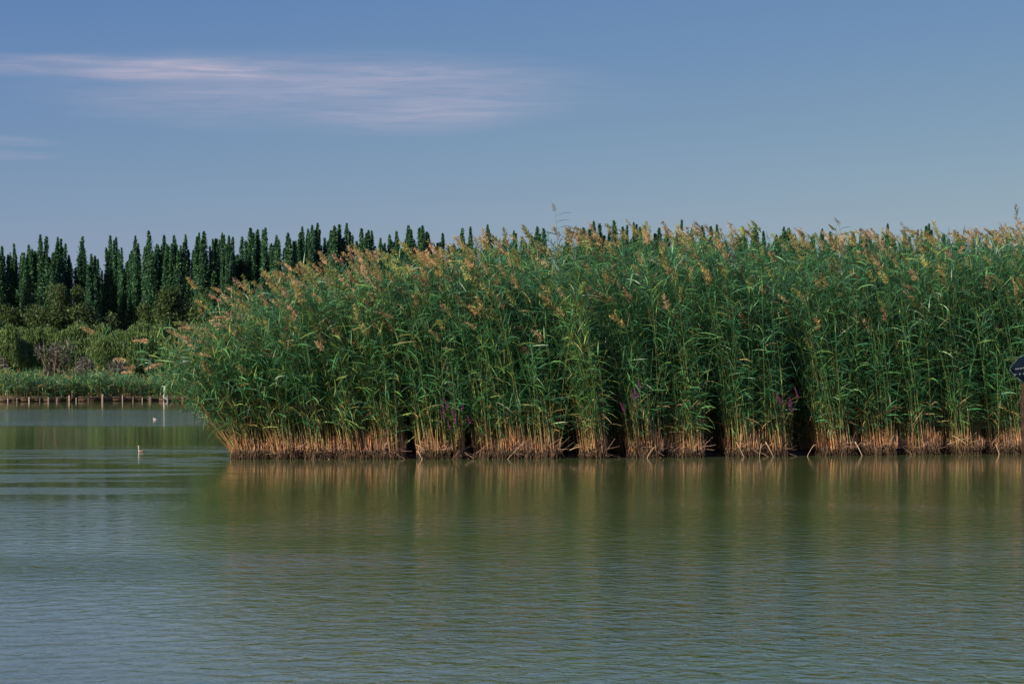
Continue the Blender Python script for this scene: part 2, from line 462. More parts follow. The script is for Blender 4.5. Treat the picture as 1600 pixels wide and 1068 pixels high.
def plumes(g, tip, ax, n=76, size=1.0, cols=None):
    N = len(tip)
    sz = size * rng.uniform(0.7, 1.25, N)
    side = np.stack([-np.abs(rng.normal(0.35, .25, N)), rng.normal(0, .25, N), rng.normal(-0.15, .2, N)], -1)
    a = ax + side * 0.6; a /= np.linalg.norm(a, axis=1)[:, None]
    u = rng.random((N, n)) ** 0.9
    O = tip[:, None] + (a[:, None] * u[..., None] + side[:, None] * (u ** 2)[..., None] * 0.35) * (0.27 * sz)[:, None, None]
    rad = rng.normal(0, 1, (N, n, 3)); rad /= np.linalg.norm(rad, axis=2)[..., None]
    dr = a[:, None] * 1.0 + rad * 1.05 + side[:, None] * 0.5 + np.array([0, 0, -0.15])
    dr /= np.linalg.norm(dr, axis=2)[..., None]
    ln = (0.10 * sz)[:, None] * rng.uniform(.5, 1.15, (N, n)) * (1.1 - 0.5 * u)
    E = O + dr * ln[..., None]; M_ = O + dr * (ln * .5)[..., None] + np.array([0, 0, -0.006])
    w = np.cross(dr, rng.normal(0, 1, (N, n, 3))); w /= np.linalg.norm(w, axis=2)[..., None] + 1e-9
    w *= (0.0065 * sz)[:, None, None]
    V = np.stack([O, M_ + w, E, M_ - w], 2).reshape(-1, 3)
    b = (np.arange(N * n) * 4)[:, None]
    t = np.concatenate([b + np.array([[0, 1, 2]]), b + np.array([[0, 2, 3]])])
    c = pick(cols or [(0.46, 0.35, 0.17), (0.40, 0.36, 0.14), (0.62, 0.46, 0.27), (0.31, 0.35, 0.12)], [3, 3, 3, 3], N, 0.15)
    c = np.repeat(c, n, 0) * np.exp(rng.normal(0, .12, (N * n, 1)))
    g.add(V, t, np.repeat(c, 4, 0))


def lean_for(x, N):
    """angles from the vertical: slight lean to the left, splaying far out at the open left end"""
    edge = np.exp(-np.clip(x + 5.1, 0, 99) / 0.85)
    mean = 0.235 + 0.05 * np.sin(x * 1.3)
    th0 = np.clip(mean * 0.55 + edge * rng.uniform(0.0, 0.58, N) + rng.normal(0, .06, N), 0, 1.1)
    th1 = np.clip(mean + 0.14 + edge * rng.uniform(0.35, 1.15, N) + rng.normal(0, .16, N), 0, 1.5)
    phi = pi + rng.normal(0, 0.55, N) + np.where(rng.random(N) < 0.12, rng.normal(0, 1.5, N), 0)
    return th0, th1, phi


def height_for(x, y, fac, th0, th1):
    thm = th0 * 0.45 + th1 * 0.55
    for _ in range(2):
        px = 800 + (x - np.sin(thm) * 3.6) / y * F
        zt = EYE + (HZ - outline_px(px)) / F * y
    H = zt * fac / np.cos(thm) ** 0.8
    return np.clip(H, 0.9, 6)


clump_spec = [
    (360, 418, 'leftmost reed clump splaying far out over the open water'),
    (421, 468, 'reed clump with an orange dry base, second from the open left end'),
    (474, 518, 'reed clump with a short dull base just left of the broad pale-based clump'),
    (524, 578, 'yellow-green reed clump with a tall pale orange base'),
    (580, 632, 'reed clump whose dry base ends at the first deep dark gap'),
    (650, 700, 'shaded reed clump just right of the first deep dark gap'),
    (708, 726, 'narrow reed clump standing below the purple flower spikes'),
    (740, 812, 'reed clump with yellow stems slanting over the bank just right of the purple flowers'),
    (814, 876, 'reed clump whose base ends at the dark gap left of the rounded tuft'),
    (906, 950, 'rounded reed tuft standing alone between two black gaps'),
    (980, 1032, 'reed clump with a bright straight left edge and two purple flower stems above'),
    (1036, 1102, 'reed clump with tall yellow stems beside the widest black gap'),
    (1134, 1184, 'reed clump with a bright orange foot right of the widest black gap'),
    (1186, 1232, 'reed clump with fallen pale stalks and dark leafy flowers on its right'),
    (1276, 1334, 'dim reed clump with reddish stems right of the dark leafy flowers'),
    (1338, 1400, 'reed clump with a large broken stalk slanting into the water'),
    (1404, 1468, 'reed clump with a low shaded base, third from the sign'),
    (1472, 1536, 'reed clump with fallen orange stalks across its base, left of the sign'),
    (1540, 1606, 'reed clump behind the wooden sign post at the right edge'),
    (1612, 1680, 'reed clump just beyond the sign at the right end'),
    (1690, 1760, 'last reed clump past the sign at the far right end'),
]
GR = 'reed clumps along the front of the reed bed'
for ci, (pa, pb, lab) in enumerate(clump_spec):
    yf = float(front_y(front_x((pa + pb) / 2)))
    xa, xb = (pa - 800) / F * yf, (pb - 800) / F * yf
    cx, w = (xa + xb) / 2, xb - xa
    yf = float(front_y(cx))
    gl_ = pa - clump_spec[ci - 1][1] if ci else 30; gr_ = clump_spec[ci + 1][0] - pb if ci < len(clump_spec) - 1 else 30
    jn = (1.16 if gl_ < 10 else 1.0, 1.16 if gr_ < 10 else 1.0)
    root = empty('reed_clump', (cx, yf + 0.35, 0)); tag(root, lab, 'reed clump', GR)
    org = np.array([cx, yf + 0.35, 0])
    yel = 0.9 if ci in (3, 4, 9) else (0.35 if ci in (0, 1, 7, 11) else 0.08)

    def spots(nn, front=False):
        if front:
            fx = rng.uniform(-1, 1, nn); fy = rng.uniform(0.0, 0.35, nn) + 0.14 * fx ** 2
        else:
            fx = rng.uniform(-1, 1, nn); fy = rng.uniform(0.05, 1.1, nn) + 0.1 * fx ** 2
            fx = fx * (1 + np.clip(fy - .35, 0, 1) * .5)
        return cx + fx * w / 2 * 0.98, yf + fy

    # the mass of stems of this clump
    g, gp = Geo(), Geo()
    N = int(36 + 100 * w) + (70 if ci == 0 else 25 if ci == 1 else 0)
    bx, by = spots(N); th0, th1, phi = lean_for(bx, N)
    fac = rng.uniform(0.45, 0.98, N) * (1.15 if ci == 0 else 1)
    H = height_for(bx, by, fac, th0, th1)
    reeds(g, gp, bx - org[0], by - org[1], H, phi, th0, th1, plume=rng.random(N) < (0.20 + 0.12 * (fac > .8)) * (.8 if ci < 2 else 1.3 if ci < 9 else .8), yellow=yel,
          nleaf=29, wsd=0.95 if ci > 1 else 1.7, t0z=rng.uniform(0.5, 0.95, N), bz=.06)
    # low young shoots hiding the stems
    N = int(14 + 40 * w)
    bx, by = spots(N, True); th0, th1, phi = lean_for(bx, N)
    reeds(g, None, bx - org[0], by - org[1], rng.uniform(0.8, 2.3, N), phi, th0 * .8, th1, yellow=yel, nleaf=16,
          wsd=1.6, t0z=rng.uniform(0.3, 0.7, N), leaf_len=0.32, bz=.06)
    o = g.build('leafy_stems', M_REED, root); o['kind'] = 'stuff'
    o = gp.build('plumes', M_PLUME, root); o['kind'] = 'stuff'
    # reeds at the very front, one object each, with their plumes
    NI = 14
    bx, by = spots(NI, True); th0, th1, phi = lean_for(bx, NI)
    H = height_for(bx, by, rng.uniform(0.55, 0.95, NI), th0, th1)
    for k in range(NI):
        g1, g2 = Geo(), Geo(); s_ = slice(k, k + 1)
        reeds(g1, g2, bx[s_] - org[0], by[s_] - org[1], H[s_], phi[s_], th0[s_], th1[s_],
              plume=np.array([rng.random() < (0.45 if ci < 2 else 0.75 if ci < 9 else .45)]), yellow=yel, nleaf=28, wsd=1.0, t0z=rng.uniform(.55, 1.0, 1), bz=.04)
        ro = g1.build('reed', M_REED, root)
        if g2.n: g2.build('plume', M_PLUME, ro)
    # dry, leafless stalks crowding the foot
    g = Geo(); N = int(60 + 330 * w)
    fx = rng.uniform(-jn[0], jn[1], N); fy = np.abs(rng.normal(0, .22, N)) + np.where(fx < 0, .16 if jn[0] == 1 else .03, .16 if jn[1] == 1 else .03) * fx ** 2
    bx = fx * w / 2 * 1.04; by = -0.30 + fy
    th = np.abs(rng.normal(0.05, .11, N)); ph = rng.normal(pi, 1.0, N)
    hh = np.where(rng.random(N) < .6, rng.uniform(.06, .28, N), rng.uniform(.18, .38, N)) * (.95 + .3 * np.sin((bx + cx) * 7) + .15 * np.sin((bx + cx) * 23)) * (0.85 + .3 * sin(ci * 2.1)); rr = rng.uniform(.004, .008, N)
    z0 = np.where(rng.random(N) < .07, -.05, rng.uniform(.10, .22, N))
    d = np.stack([np.sin(th) * np.cos(ph), np.sin(th) * np.sin(ph) - 0.03, np.cos(th)], -1)
    A = np.stack([bx, by, z0], -1); B = A + d * (hh * .6)[:, None]; D = B + (d + rng.normal(0, .12, (N, 3))) * (hh * .4)[:, None]
    an = np.array([0, 2.094, 4.189]); off = np.stack([np.cos(an), np.sin(an), np.zeros(3)], -1)
    V = np.stack([A[:, None] + rr[:, None, None] * off, B[:, None] + rr[:, None, None] * off * .9, D[:, None] + rr[:, None, None] * off * .4], 1)
    tt = []
    for i in (0, 3):
        for q in range(3):
            q2 = (q + 1) % 3; tt += [(i + q, i + q2, i + q2 + 3), (i + q, i + q2 + 3, i + q + 3)]
    tt = (np.arange(N) * 9)[:, None, None] + np.array(tt)[None]
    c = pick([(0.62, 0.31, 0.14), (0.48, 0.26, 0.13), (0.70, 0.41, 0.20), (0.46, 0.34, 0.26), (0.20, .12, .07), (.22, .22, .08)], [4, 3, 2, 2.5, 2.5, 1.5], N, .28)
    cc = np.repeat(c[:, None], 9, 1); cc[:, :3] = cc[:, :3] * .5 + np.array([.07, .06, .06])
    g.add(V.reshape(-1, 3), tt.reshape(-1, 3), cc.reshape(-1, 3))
    # crossing bits of litter
    N2 = int(8 + 26 * w)
    for k in range(N2):
        x0 = rng.uniform(-w / 2, w / 2); y0 = -0.33 + rng.uniform(-.04, .2); zz = rng.uniform(.08, .24)
        a = rng.uniform(-.8, 1.3); L = rng.uniform(.1, .35)
        p0 = np.array([x0, y0, zz]); dd = np.array([cos(a), rng.normal(0, .3), sin(a)])
        tube(g, [p0, p0 + dd * L], [.005, .003], (np.array([.40, .27, .2]) * rng.uniform(.5, 1.3)), 3, False)
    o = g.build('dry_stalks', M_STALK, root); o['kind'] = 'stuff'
    # mat of roots and mud at the waterline
    g = Geo(); nu = int(16 + 40 * w); nv = 9
    v = []
    for i in range(nu + 1):
        u = i / nu; x = (u - .5) * w * 1.03
        edge = min(1, 6 * min(u, 1 - u) + .05)
        hgt = (0.11 + 0.07 * rng.random()) * (0.4 + .6 * edge)
        for j in range(nv + 1):
            a = j / nv * pi
            yy = -0.36 + 0.10 * (2 * u - 1) ** 2 + 0.38 * (1 - cos(a)) * 1.2
            zz = -0.08 + (hgt + 0.08) * (sin(a) ** 0.45 if 0 < j < nv else 0)
            under = -0.03 if j == 2 else (0.05 if j == 1 else 0)
            v.append((x + rng.normal(0, .012), yy + under + rng.normal(0, .018), zz + rng.normal(0, .015)))
    t = []
    for i in range(nu):
        for j in range(nv):
            a = i * (nv + 1) + j; t += [(a, a + nv + 1, a + nv + 2), (a, a + nv + 2, a + 1)]
    g.add(v, t, (.035, .026, .018))
    for k in range(int(160 * w)):      # hanging root hairs and stubs
        x0 = rng.uniform(-w / 2, w / 2); y0 = -0.37 + 0.10 * (2 * x0 / w) ** 2 - rng.uniform(0, .03)
        p0 = np.array([x0, y0, rng.uniform(.06, .19)]); p1 = p0 + np.array([rng.normal(0, .04), -rng.uniform(0, .03), -rng.uniform(.06, .2)])
        tube(g, [p0, p1], [.008, .004], np.array([.09, .06, .035]) * rng.uniform(.3, 1.7), 3, False)
    o = g.build('root_mat', M_MUD, root)

# the mass of the bed behind the front clumps
g, gp = Geo(), Geo()
N = 4600
bx = rng.uniform(-4.75, 18, N); dep = 0.95 + 4.6 * rng.random(N) ** 1.1
by = front_y(bx) + dep
th0, th1, phi = lean_for(bx + 0.0, N)
fac = rng.uniform(0.78, 1.0, N)
H = height_for(bx, by, fac, th0, th1)
reeds(g, gp, bx, by, H, phi, th0, th1, plume=rng.random(N) < np.where(fac > .9, .14, .035), nleaf=24,
      t0z=np.where(dep < 2.2, 0.3, 0.9), yellow=.05, K=6)
gd = Geo(); N = 3600
bx = rng.uniform(-4.6, 18, N); dep = 1.3 + 3.9 * rng.random(N); by = front_y(bx) + dep
reeds(gd, None, bx, by, rng.uniform(.6, 2.2, N), rng.uniform(0, 6.28, N), np.abs(rng.normal(0, .15, N)), np.abs(rng.normal(.1, .3, N)), nleaf=5, t0z=.15,
      r0=.014, K=4, wsd=3, leaf_w=.05, leaf_len=.5)
rb = empty('reed_bed', (6, 50, 0)); tag(rb, 'dense mass of tall green reeds filling the bed behind the front clumps', 'reed bed', None, 'stuff')
for q, nm, mt_ in ((g, 'reed_stems', M_REED), (gp, 'reed_plumes', M_PLUME), (gd, 'dead_canes', M_STALK)):
    o = q.build(nm, mt_, rb); o.location = (-6, -50, 0); o['kind'] = 'stuff'


# ------------------------------------------------------------------ tall single reeds above the skyline
def tall_reed(px, ytop, lab, droop=0.0, off=0.5):
    xb = front_x(px + 22); y = float(front_y(xb)) + off
    ztop = EYE + (HZ - ytop) / F * y
    xt = (px - 800) / F * y
    root = empty('tall_reed', (xb, y, 0)); tag(root, lab, 'reed', 'single tall reeds above the skyline')
    s = np.linspace(0, 1, 12)
    pts = np.stack([(xt - xb) * s ** 1.3, 0 * s, ztop * s], -1)
    g = Geo(); tube(g, pts, np.linspace(.008, .003, 12), (.10, .14, .05), 5); g.build('stem', M_REED, root)
    for k in range(11):
        z = ztop * (0.985 - 0.026 * k); p0 = np.array([np.interp(z, pts[:, 2], pts[:, 0]), 0, z])
        a = -0.15 + rng.normal(0, .12); L = .34 * rng.uniform(.7, 1.2); e0, e1 = (.45, -.35)
        if k in (3, 6): a += pi
        g = Geo(); v = []; p = p0.copy()
        per = np.array([-sin(a), cos(a), .35]) * .018
        for i, e_ in enumerate(np.linspace(e0, e1, 5)):
            wd = (.5, 1, 1, .7, .05)[i]; v += [p - per * wd, p + per * wd]
            p = p + np.array([cos(a) * cos(e_), sin(a) * cos(e_), sin(e_)]) * L / 4
        t = [f for i in range(4) for f in ((2 * i, 2 * i + 1, 2 * i + 3), (2 * i, 2 * i + 3, 2 * i + 2))]
        g.add(v, t, np.array([.035, .10, .05]) * rng.uniform(.8, 1.2)); g.build('leaf', M_REED, root)
    g = Geo(); plumes(g, pts[-1:], np.array([[0.0, 0, 1.0]]), n=50, size=.95, cols=[(0.30, .26, .15)] * 4); g.build('plume', M_PLUME, root)


tall_reed(868, 332, 'tallest single reed standing clear against the sky near the middle')
tall_reed(1312, 353, 'single reed with long dark leaves above the skyline right of the middle')
tall_reed(1590, 345, 'single reed rising above the skyline at the right edge')
tall_reed(1418, 364, 'single reed with a pale tuft just above the skyline, well left of the sign', off=.9)


# ------------------------------------------------------------------ purple loosestrife
def loosestrife(spikes, base_px, lab):
    Yb = float(front_y(front_x(base_px))) - 0.04
    bx = (base_px - 800) / F * Yb
    root = empty('loosestrife', (bx, Yb, 0)); tag(root, lab, 'flower', 'purple flowers growing in the reeds')
    gs = Geo()
    for (px, py) in spikes:
        yy = Yb - rng.uniform(.12, .3)
        x, _, z = at(px, py, yy)
        top = np.array([x - bx, yy - Yb, z]); b0 = np.array([rng.normal(0, .06), rng.uniform(0, .1), .1])
        mid = (top + b0) / 2 + np.array([rng.normal(0, .05), -.04, .05])
        s = np.linspace(0, 1, 8)[:, None]
        pts = (1 - s) ** 2 * b0 + 2 * s * (1 - s) * mid + s ** 2 * (top - np.array([0, 0, .09]))
        tube(gs, pts, np.linspace(.006, .003, 8), (.09, .08, .04), 4)
        for k in range(44):           # lance-shaped leaves in pairs
            u = rng.uniform(.15, .97); p = pts[int(u * 7)] * (1 - (u * 7) % 1) + pts[min(7, int(u * 7) + 1)] * ((u * 7) % 1)
            a = rng.uniform(0, 2 * pi); dd = np.array([cos(a), sin(a), rng.uniform(-.1, .7)]); L = rng.uniform(.05, .11)
            pe = np.cross(dd, [0, 0, 1]) * .012
            gs.add([p, p + dd * L * .4 + pe, p + dd * L, p + dd * L * .4 - pe], [(0, 1, 2), (0, 2, 3)], np.array([.05, .12, .04]) * rng.uniform(.7, 1.4))
        g = Geo(); ax = np.array([rng.normal(-.25, .25), rng.normal(0, .1), 1]); ax /= np.linalg.norm(ax)
        Ls = rng.uniform(.13, .21)
        for k in range(90):
            u = rng.random(); a = rng.uniform(0, 2 * pi); p = top - np.array([0, 0, .09]) + ax * u * Ls
            dd = np.array([cos(a), sin(a), .3]); r_ = .021 * (1 - .75 * u); pe = np.array([-sin(a), cos(a), 0]) * .008
            up = np.array([0, 0, .009])
            g.add([p, p + dd * r_ + pe, p + dd * r_ * 1.25 + up, p + dd * r_ - pe], [(0, 1, 2), (0, 2, 3)],
                  np.array([.33, .09, .32]) * rng.uniform(.65, 1.35))
        g.build('flower_spike', M_PETAL, root)
    o = gs.build('leafy_stems', M_REED, root)


loosestrife([(700, 629), (694, 637), (694, 647), (707, 639), (711, 654), (704, 664), (722, 633), (734, 654)], 712,
            'largest cluster of purple flower spikes, low in the reeds left of the middle')
loosestrife([(1000, 600), (998, 614), (990, 617), (976, 636)], 992,
            'few purple flower spikes right of the rounded reed tuft')
loosestrife([(1221, 620), (1219, 626), (1233, 627), (1237, 636), (1247, 614)], 1236,
            'dim purple flowers on dark leafy stems, nearest of the purple flowers to the sign')


# ------------------------------------------------------------------ broken stalks leaning into the water
def broken(p0, p1, lab, r=.0065, bend=.015):
    Ya = float(front_y(front_x(p1[0]))) - .22
    a = np.array(at(*p0, Ya + .12)); b = np.array(at(*p1, Ya)); b[2] = max(b[2], -.03) if p1[1] < 714 else -.04
    root = empty('broken_reed', tuple(b)); tag(root, lab, 'dead stalk', 'broken dead stalks at the waterline')
    s = np.linspace(0, 1, 7)[:, None]; pts = (a - b) * s + np.array([0, 0, bend]) * np.sin(s * pi)
    g = Geo(); tube(g, pts, np.linspace(r * .7, r, 7), (.40, .30, .19), 5); g.build('stalk', M_STALK, root)
    q = pts[4]; g = Geo(); tube(g, [q, q + np.array([.06, -.05, .07]), q + np.array([.12, -.07, .06])], [.005, .004, .002], (.42, .3, .18), 4)
    g.build('torn_leaf', M_STALK, root)


broken((649, 694), (664, 703), 'short pale broken stalk lying in the first deep dark gap')
broken((652, 704), (661, 722), 'thin pale stalk slanting into the water at the first deep dark gap', .007)
broken((820, 690), (790, 720), 'long pale stalk slanting down leftward below the middle of the reeds')
broken((890, 703), (908, 697), 'pale stalk sticking out sideways left of the rounded tuft', .009, .01)
broken((1022, 698), (1009, 718), 'dull stalk leaning into the water below the clump with the straight left edge', .008)
broken((1150, 690), (1164, 716), 'stalk leaning rightward in front of the bright orange foot', .008)
broken((1196, 690), (1210, 716), 'pale stalk fallen rightward among litter, right of the bright orange foot', .009)
broken((1190, 692), (1186, 716), 'nearly upright dead stalk left of the dark leafy flowers', .007)
broken((1272, 694), (1260, 716), 'thin stalk leaning left at the dark gap beyond the dark leafy flowers', .007)
broken((1336, 690), (1348, 713), 'thickest broken stalk, pale and slanting into the water midway to the sign', .011)
broken((1520, 684), (1480, 694), 'orange stalk lying almost level across the base left of the sign', .010, .02)
broken((1488, 680), (1512, 696), 'orange stalk slanting rightward across the level one left of the sign', .009, .02)
broken((1556, 694), (1562, 712), 'thin dead stalk dipping in the water just left of the sign post', .008)


# ------------------------------------------------------------------ sign at the right edge
Ys = 28.0 * K
k_ = Ys / F
root = empty('sign', ((1604 - 800) * k_, Ys, 0)); tag(root, 'dark blue pointed board with pale lettering on a brown wooden post', 'sign')
rx = (1604 - 800) * k_


def sp_(px, py): return ((px - 800) * k_ - rx, EYE + (HZ - py) * k_)


g = Geo(); x0, z0 = sp_(1604, 598)
tube(g, [(x0 - .02, .03, -.4), (x0 - .03, .03, .4), (x0 - .05, .03, 1.0), (x0 - .03, .03, EYE + 10 * k_)], [.07, .066, .06, .055], (.035, .021, .016), 8)
g.build('post', M_WOOD, root)
outl = [(1577, 577), (1580, 571), (1592, 558), (1600, 555.5), (1640, 553), (1664, 573), (1662, 583), (1640, 600), (1604, 600), (1588, 590)]
g = Geo(); v = []
for yy in (-.045, -.015):
    for (px, py) in outl:
        a, b = sp_(px, py); v.append((a, yy, b))
m_ = len(outl); t = []
for i in range(1, m_ - 1): t += [(0, i + 1, i), (m_, m_ + i, m_ + i + 1)]
for i in range(m_):
    j = (i + 1) % m_; t += [(i, j, j + m_), (i, j + m_, i + m_)]
g.add(v, t, (.004, .009, .018)); g.build('board', M_PAINT, root)
g = Geo()
for i in range(m_):
    j = (i + 1) % m_
    a = sp_(*outl[i]); b = sp_(*outl[j]); tube(g, [(a[0], -.047, a[1]), (b[0], -.047, b[1])], .006, (.10, .14, .16), 4)
g.build('board_edge', M_PAINT, root)
# pale marks: a pointer and two rows of small unreadable characters
g = Geo(); a = [sp_(*q) for q in ((1578.5, 581), (1581, 576.5), (1584, 581.5))]
g.add([(q[0], -.050, q[1]) for q in a], [(0, 2, 1), (0, 1, 2)], (.5, .55, .62)); g.build('pointer_mark', M_PAINT, root)
for (x, y) in ((1587.2, 576.3), (1590.5, 576.3), (1594.6, 575.5), (1598.5, 574.8), (1602.5, 574.5), (1606.5, 574.2), (1610.5, 574)):
    g = Geo(); c0 = sp_(x, y); u = k_
    for (dx, dz, w_, h_) in ((-.9, 0, .5, 2.2), (.9, .2, .5, 1.9), (0, .8, 1.4, .45), (0, -.5, 1.4, .4)):
        boxg(g, (c0[0] + dx * u, -.049, c0[1] + dz * u), (w_ * u, .004, h_ * u), (.28, .33, .38))
    g.build('character', M_PAINT, root)
for (x, y, w_) in ((1586, 584.8, 6), (1593.5, 583.8, 4), (1600, 583.2, 5), (1608, 582.7, 6)):
    g = Geo(); c0 = sp_(x, y); boxg(g, (c0[0], -.049, c0[1]), (w_ * k_, .004, .9 * k_), (.17, .24, .27))
    boxg(g, (c0[0] - .5 * k_, -.049, c0[1] - 1.6 * k_), (.7 * k_, .004, 2.2 * k_), (.15, .22, .25)); g.build('small_lettering', M_PAINT, root)


# ------------------------------------------------------------------ water birds
def grebe(px, py, s, lab, white=False):
    Yb = EYE * F / (py - HZ); x = (px - 800) / F * Yb
    root = empty('water_bird', (x, Yb, 0)); tag(root, lab, 'bird', 'water birds on the lake'); root.rotation_euler[2] = 2.9; root.scale = (s, s, s)
    g = Geo(); bc = (.5, .47, .42) if white else (.16, .12, .09); wc = (.5, .48, .44)
    ellipsoid(g, (0, 0, .035), (.15, .07, .055), bc, 14, 8, roty(-.08))
    ellipsoid(g, (.07, 0, .04), (.09, .055, .05), wc, 12, 7)
    nz = .2 if not white else .08
    tube(g, [(.11, 0, .05), (.135, 0, .05 + nz * .4), (.125, 0, .05 + nz * .8), (.13, 0, .06 + nz)], [.032, .022, .019, .022], wc, 8)
    ellipsoid(g, (.14, 0, .065 + nz), (.034, .024, .026), wc if white else (.55, .4, .3), 10, 7)
    g.build('body', M_FEATHER, root, True)
    g = Geo(); tube(g, [(.165, 0, .065 + nz), (.215, 0, .058 + nz)], [.008, .002], (.45, .2, .12), 6); g.build('bill', M_FEATHER, root)
    if not white:
        g = Geo(); tube(g, [(.125, 0, .08 + nz), (.1, .012, .115 + nz)], [.016, .003], (.07, .04, .03), 6); tube(g, [(.125, 0, .08 + nz), (.1, -.012, .115 + nz)], [.016, .003], (.07, .04, .03), 6)
        g.build('crest', M_FEATHER, root)


grebe(221, 706, .46, 'small bird with a pale upright neck swimming left of the reed bed')
grebe(242, 655, .45, 'tiny white bird floating further out near the far bank', True)

# ------------------------------------------------------------------ far bank: timber edging, white post
root = empty('timber_edging', (-30, 92 * K, 0)); tag(root, 'low dark timber edging with pale stakes along the far waterline', 'bank edging')
R0 = np.array([-30, 92 * K, 0.])


def bank_pt(px, d=-.1):
    x = -33.
    for _ in range(6):
        y = float(bank_y(x)) + d; x = (px - 800) / F * y
    return x, y


pxs = [-40, -22, -4, 14, 32, 50, 68, 86, 104, 122, 140, 158, 176, 194, 212, 230, 248, 266, 284, 302, 320, 338]
for i in range(len(pxs) - 1):
    a = bank_pt(pxs[i]); b = bank_pt(pxs[i + 1]); cx_, cy_ = (a[0] + b[0]) / 2, (a[1] + b[1]) / 2
    L = math.hypot(b[0] - a[0], b[1] - a[1]); an_ = math.atan2(b[1] - a[1], b[0] - a[0])
    g = Geo(); c0 = np.array([cx_, cy_, .12 + rng.normal(0, .02)]) - R0
    boxg(g, c0, (L - .03, .05, .20), np.array([.085, .055, .04]) * rng.uniform(.5, 1.6), rotz(an_) if False else None)
    v_ = g.v[0] - c0; g.v[0] = v_ @ np.array(rotz(an_)).T + c0
    g.build('board', M_WOOD, root)
    g = Geo(); a3 = np.array([a[0], a[1] - .06, .30]) - R0; b3 = np.array([b[0], b[1] - .06, .30 + rng.normal(0, .01)]) - R0
    tube(g, [a3, b3], .022, (.13, .10, .085), 5); g.build('rail', M_WOOD, root)
for px, h_, r_, c_ in ((-18, .3, .04, .3), (12.5, .25, .05, .42), (27, .25, .04, .3), (46, .32, .07, .42), (62, .25, .03, .25), (76, .3, .045, .45), (89, .26, .05, .25),
                       (108, .42, .05, .55), (119, .25, .035, .45), (138, .25, .03, .25), (160, .5, .085, .33), (192, .4, .05, .4), (208, .3, .06, .2), (235, .34, .13, .16), (222, .28, .04, .4),
                       (262, .4, .05, .33), (285, .35, .05, .3)):
    x, y = bank_pt(px, -.22); g = Geo(); q = np.array([x, y, 0]) - R0
    tube(g, [q + [0, 0, -.5], q + [rng.normal(0, .02), 0, h_]], [r_, r_ * .85], np.array([1, .82, .66]) * c_ * .62, 7); g.build('stake', M_WOOD, root)
x, y = bank_pt(256, -.5)
root = empty('white_post', (x, y, 0)); tag(root, 'thin white post at the far waterline beside the reed bed', 'post')
g = Geo(); tube(g, [(0, 0, -.5), (.0, 0, .15), (.03, 0, .6), (.05, 0, 1.0)], [.045, .04, .055, .045], (.4, .44, .44), 8); g.build('shaft', M_PAINT, root)
g = Geo(); tube(g, [(-.12, 0, 1.02), (.2, 0, 1.0)], [.03, .03], (.45, .42, .38), 6); g.build('cross_piece', M_PAINT, root)
g = Geo(); tube(g, [(.05, -.02, .25), (.24, -.02, .12), (.28, -.02, -.1)], [.03, .045, .03], (.36, .38, .38), 6); g.build('side_prop', M_PAINT, root)

# far reeds in front of the willows
g, gp = Geo(), Geo(); N = 2600
u = rng.random(N); px = rng.uniform(-120, 420, N)
by = np.zeros(N); bx = np.zeros(N)
dep = .12 + 5.5 * rng.random(N) ** 1.4
for i in range(N):
    x, y = bank_pt(px[i], 0); y += dep[i]; bx[i] = (px[i] - 800) / F * y; by[i] = y
hn = 0.95 + .55 * np.interp(np.sin(px * .05) + .6 * np.sin(px * .13 + 1), [-1.6, 1.6], [0, 1]) + .09 * dep
H = hn * rng.uniform(.6, 1.15, N)
reeds(g, gp, bx + 30, by - 94 * K, H, rng.uniform(0, 2 * pi, N), np.abs(rng.normal(0, .1, N)), np.abs(rng.normal(.15, .15, N)), nleaf=12, t0z=.1,
      plume=rng.random(N) < .10, r0=.012, leaf_w=.045, leaf_len=.42, K=4, yellow=.7, bz=.3, wsd=2.5)
rb = empty('far_reeds', (-30, 94 * K, 0)); tag(rb, 'low band of green reeds along the far bank under the willows', 'reeds', None, 'stuff')
for q, nm, mt_ in ((g, 'reed_stems', M_REED), (gp, 'reed_plumes', M_PLUME)):
    o = q.build(nm, mt_, rb); o['kind'] = 'stuff'


# ------------------------------------------------------------------ trees
def tris_leaves(g, c, size, cols, prob, up=0.0, jit=.22, elong=1.0):
    """one small two-triangle leaf clump at each centre"""
    n_ = len(c); a = rng.normal(0, 1, (n_, 3)); a[:, 2] += up; a /= np.linalg.norm(a, axis=1)[:, None]
    b = np.cross(a, rng.normal(0, 1, (n_, 3))); b /= np.linalg.norm(b, axis=1)[:, None]
    s_ = (size * rng.uniform(.6, 1.3, n_))[:, None]
    V = np.stack([c - a * s_ * elong, c + b * s_ * .55, c + a * s_ * elong, c - b * s_ * .55], 1)
    q = (np.arange(n_) * 4)[:, None]; t = np.concatenate([q + np.array([[0, 1, 2]]), q + np.array([[0, 2, 3]])])
    g.add(V.reshape(-1, 3), t, np.repeat(pick(cols, prob, n_, jit), 4, 0))


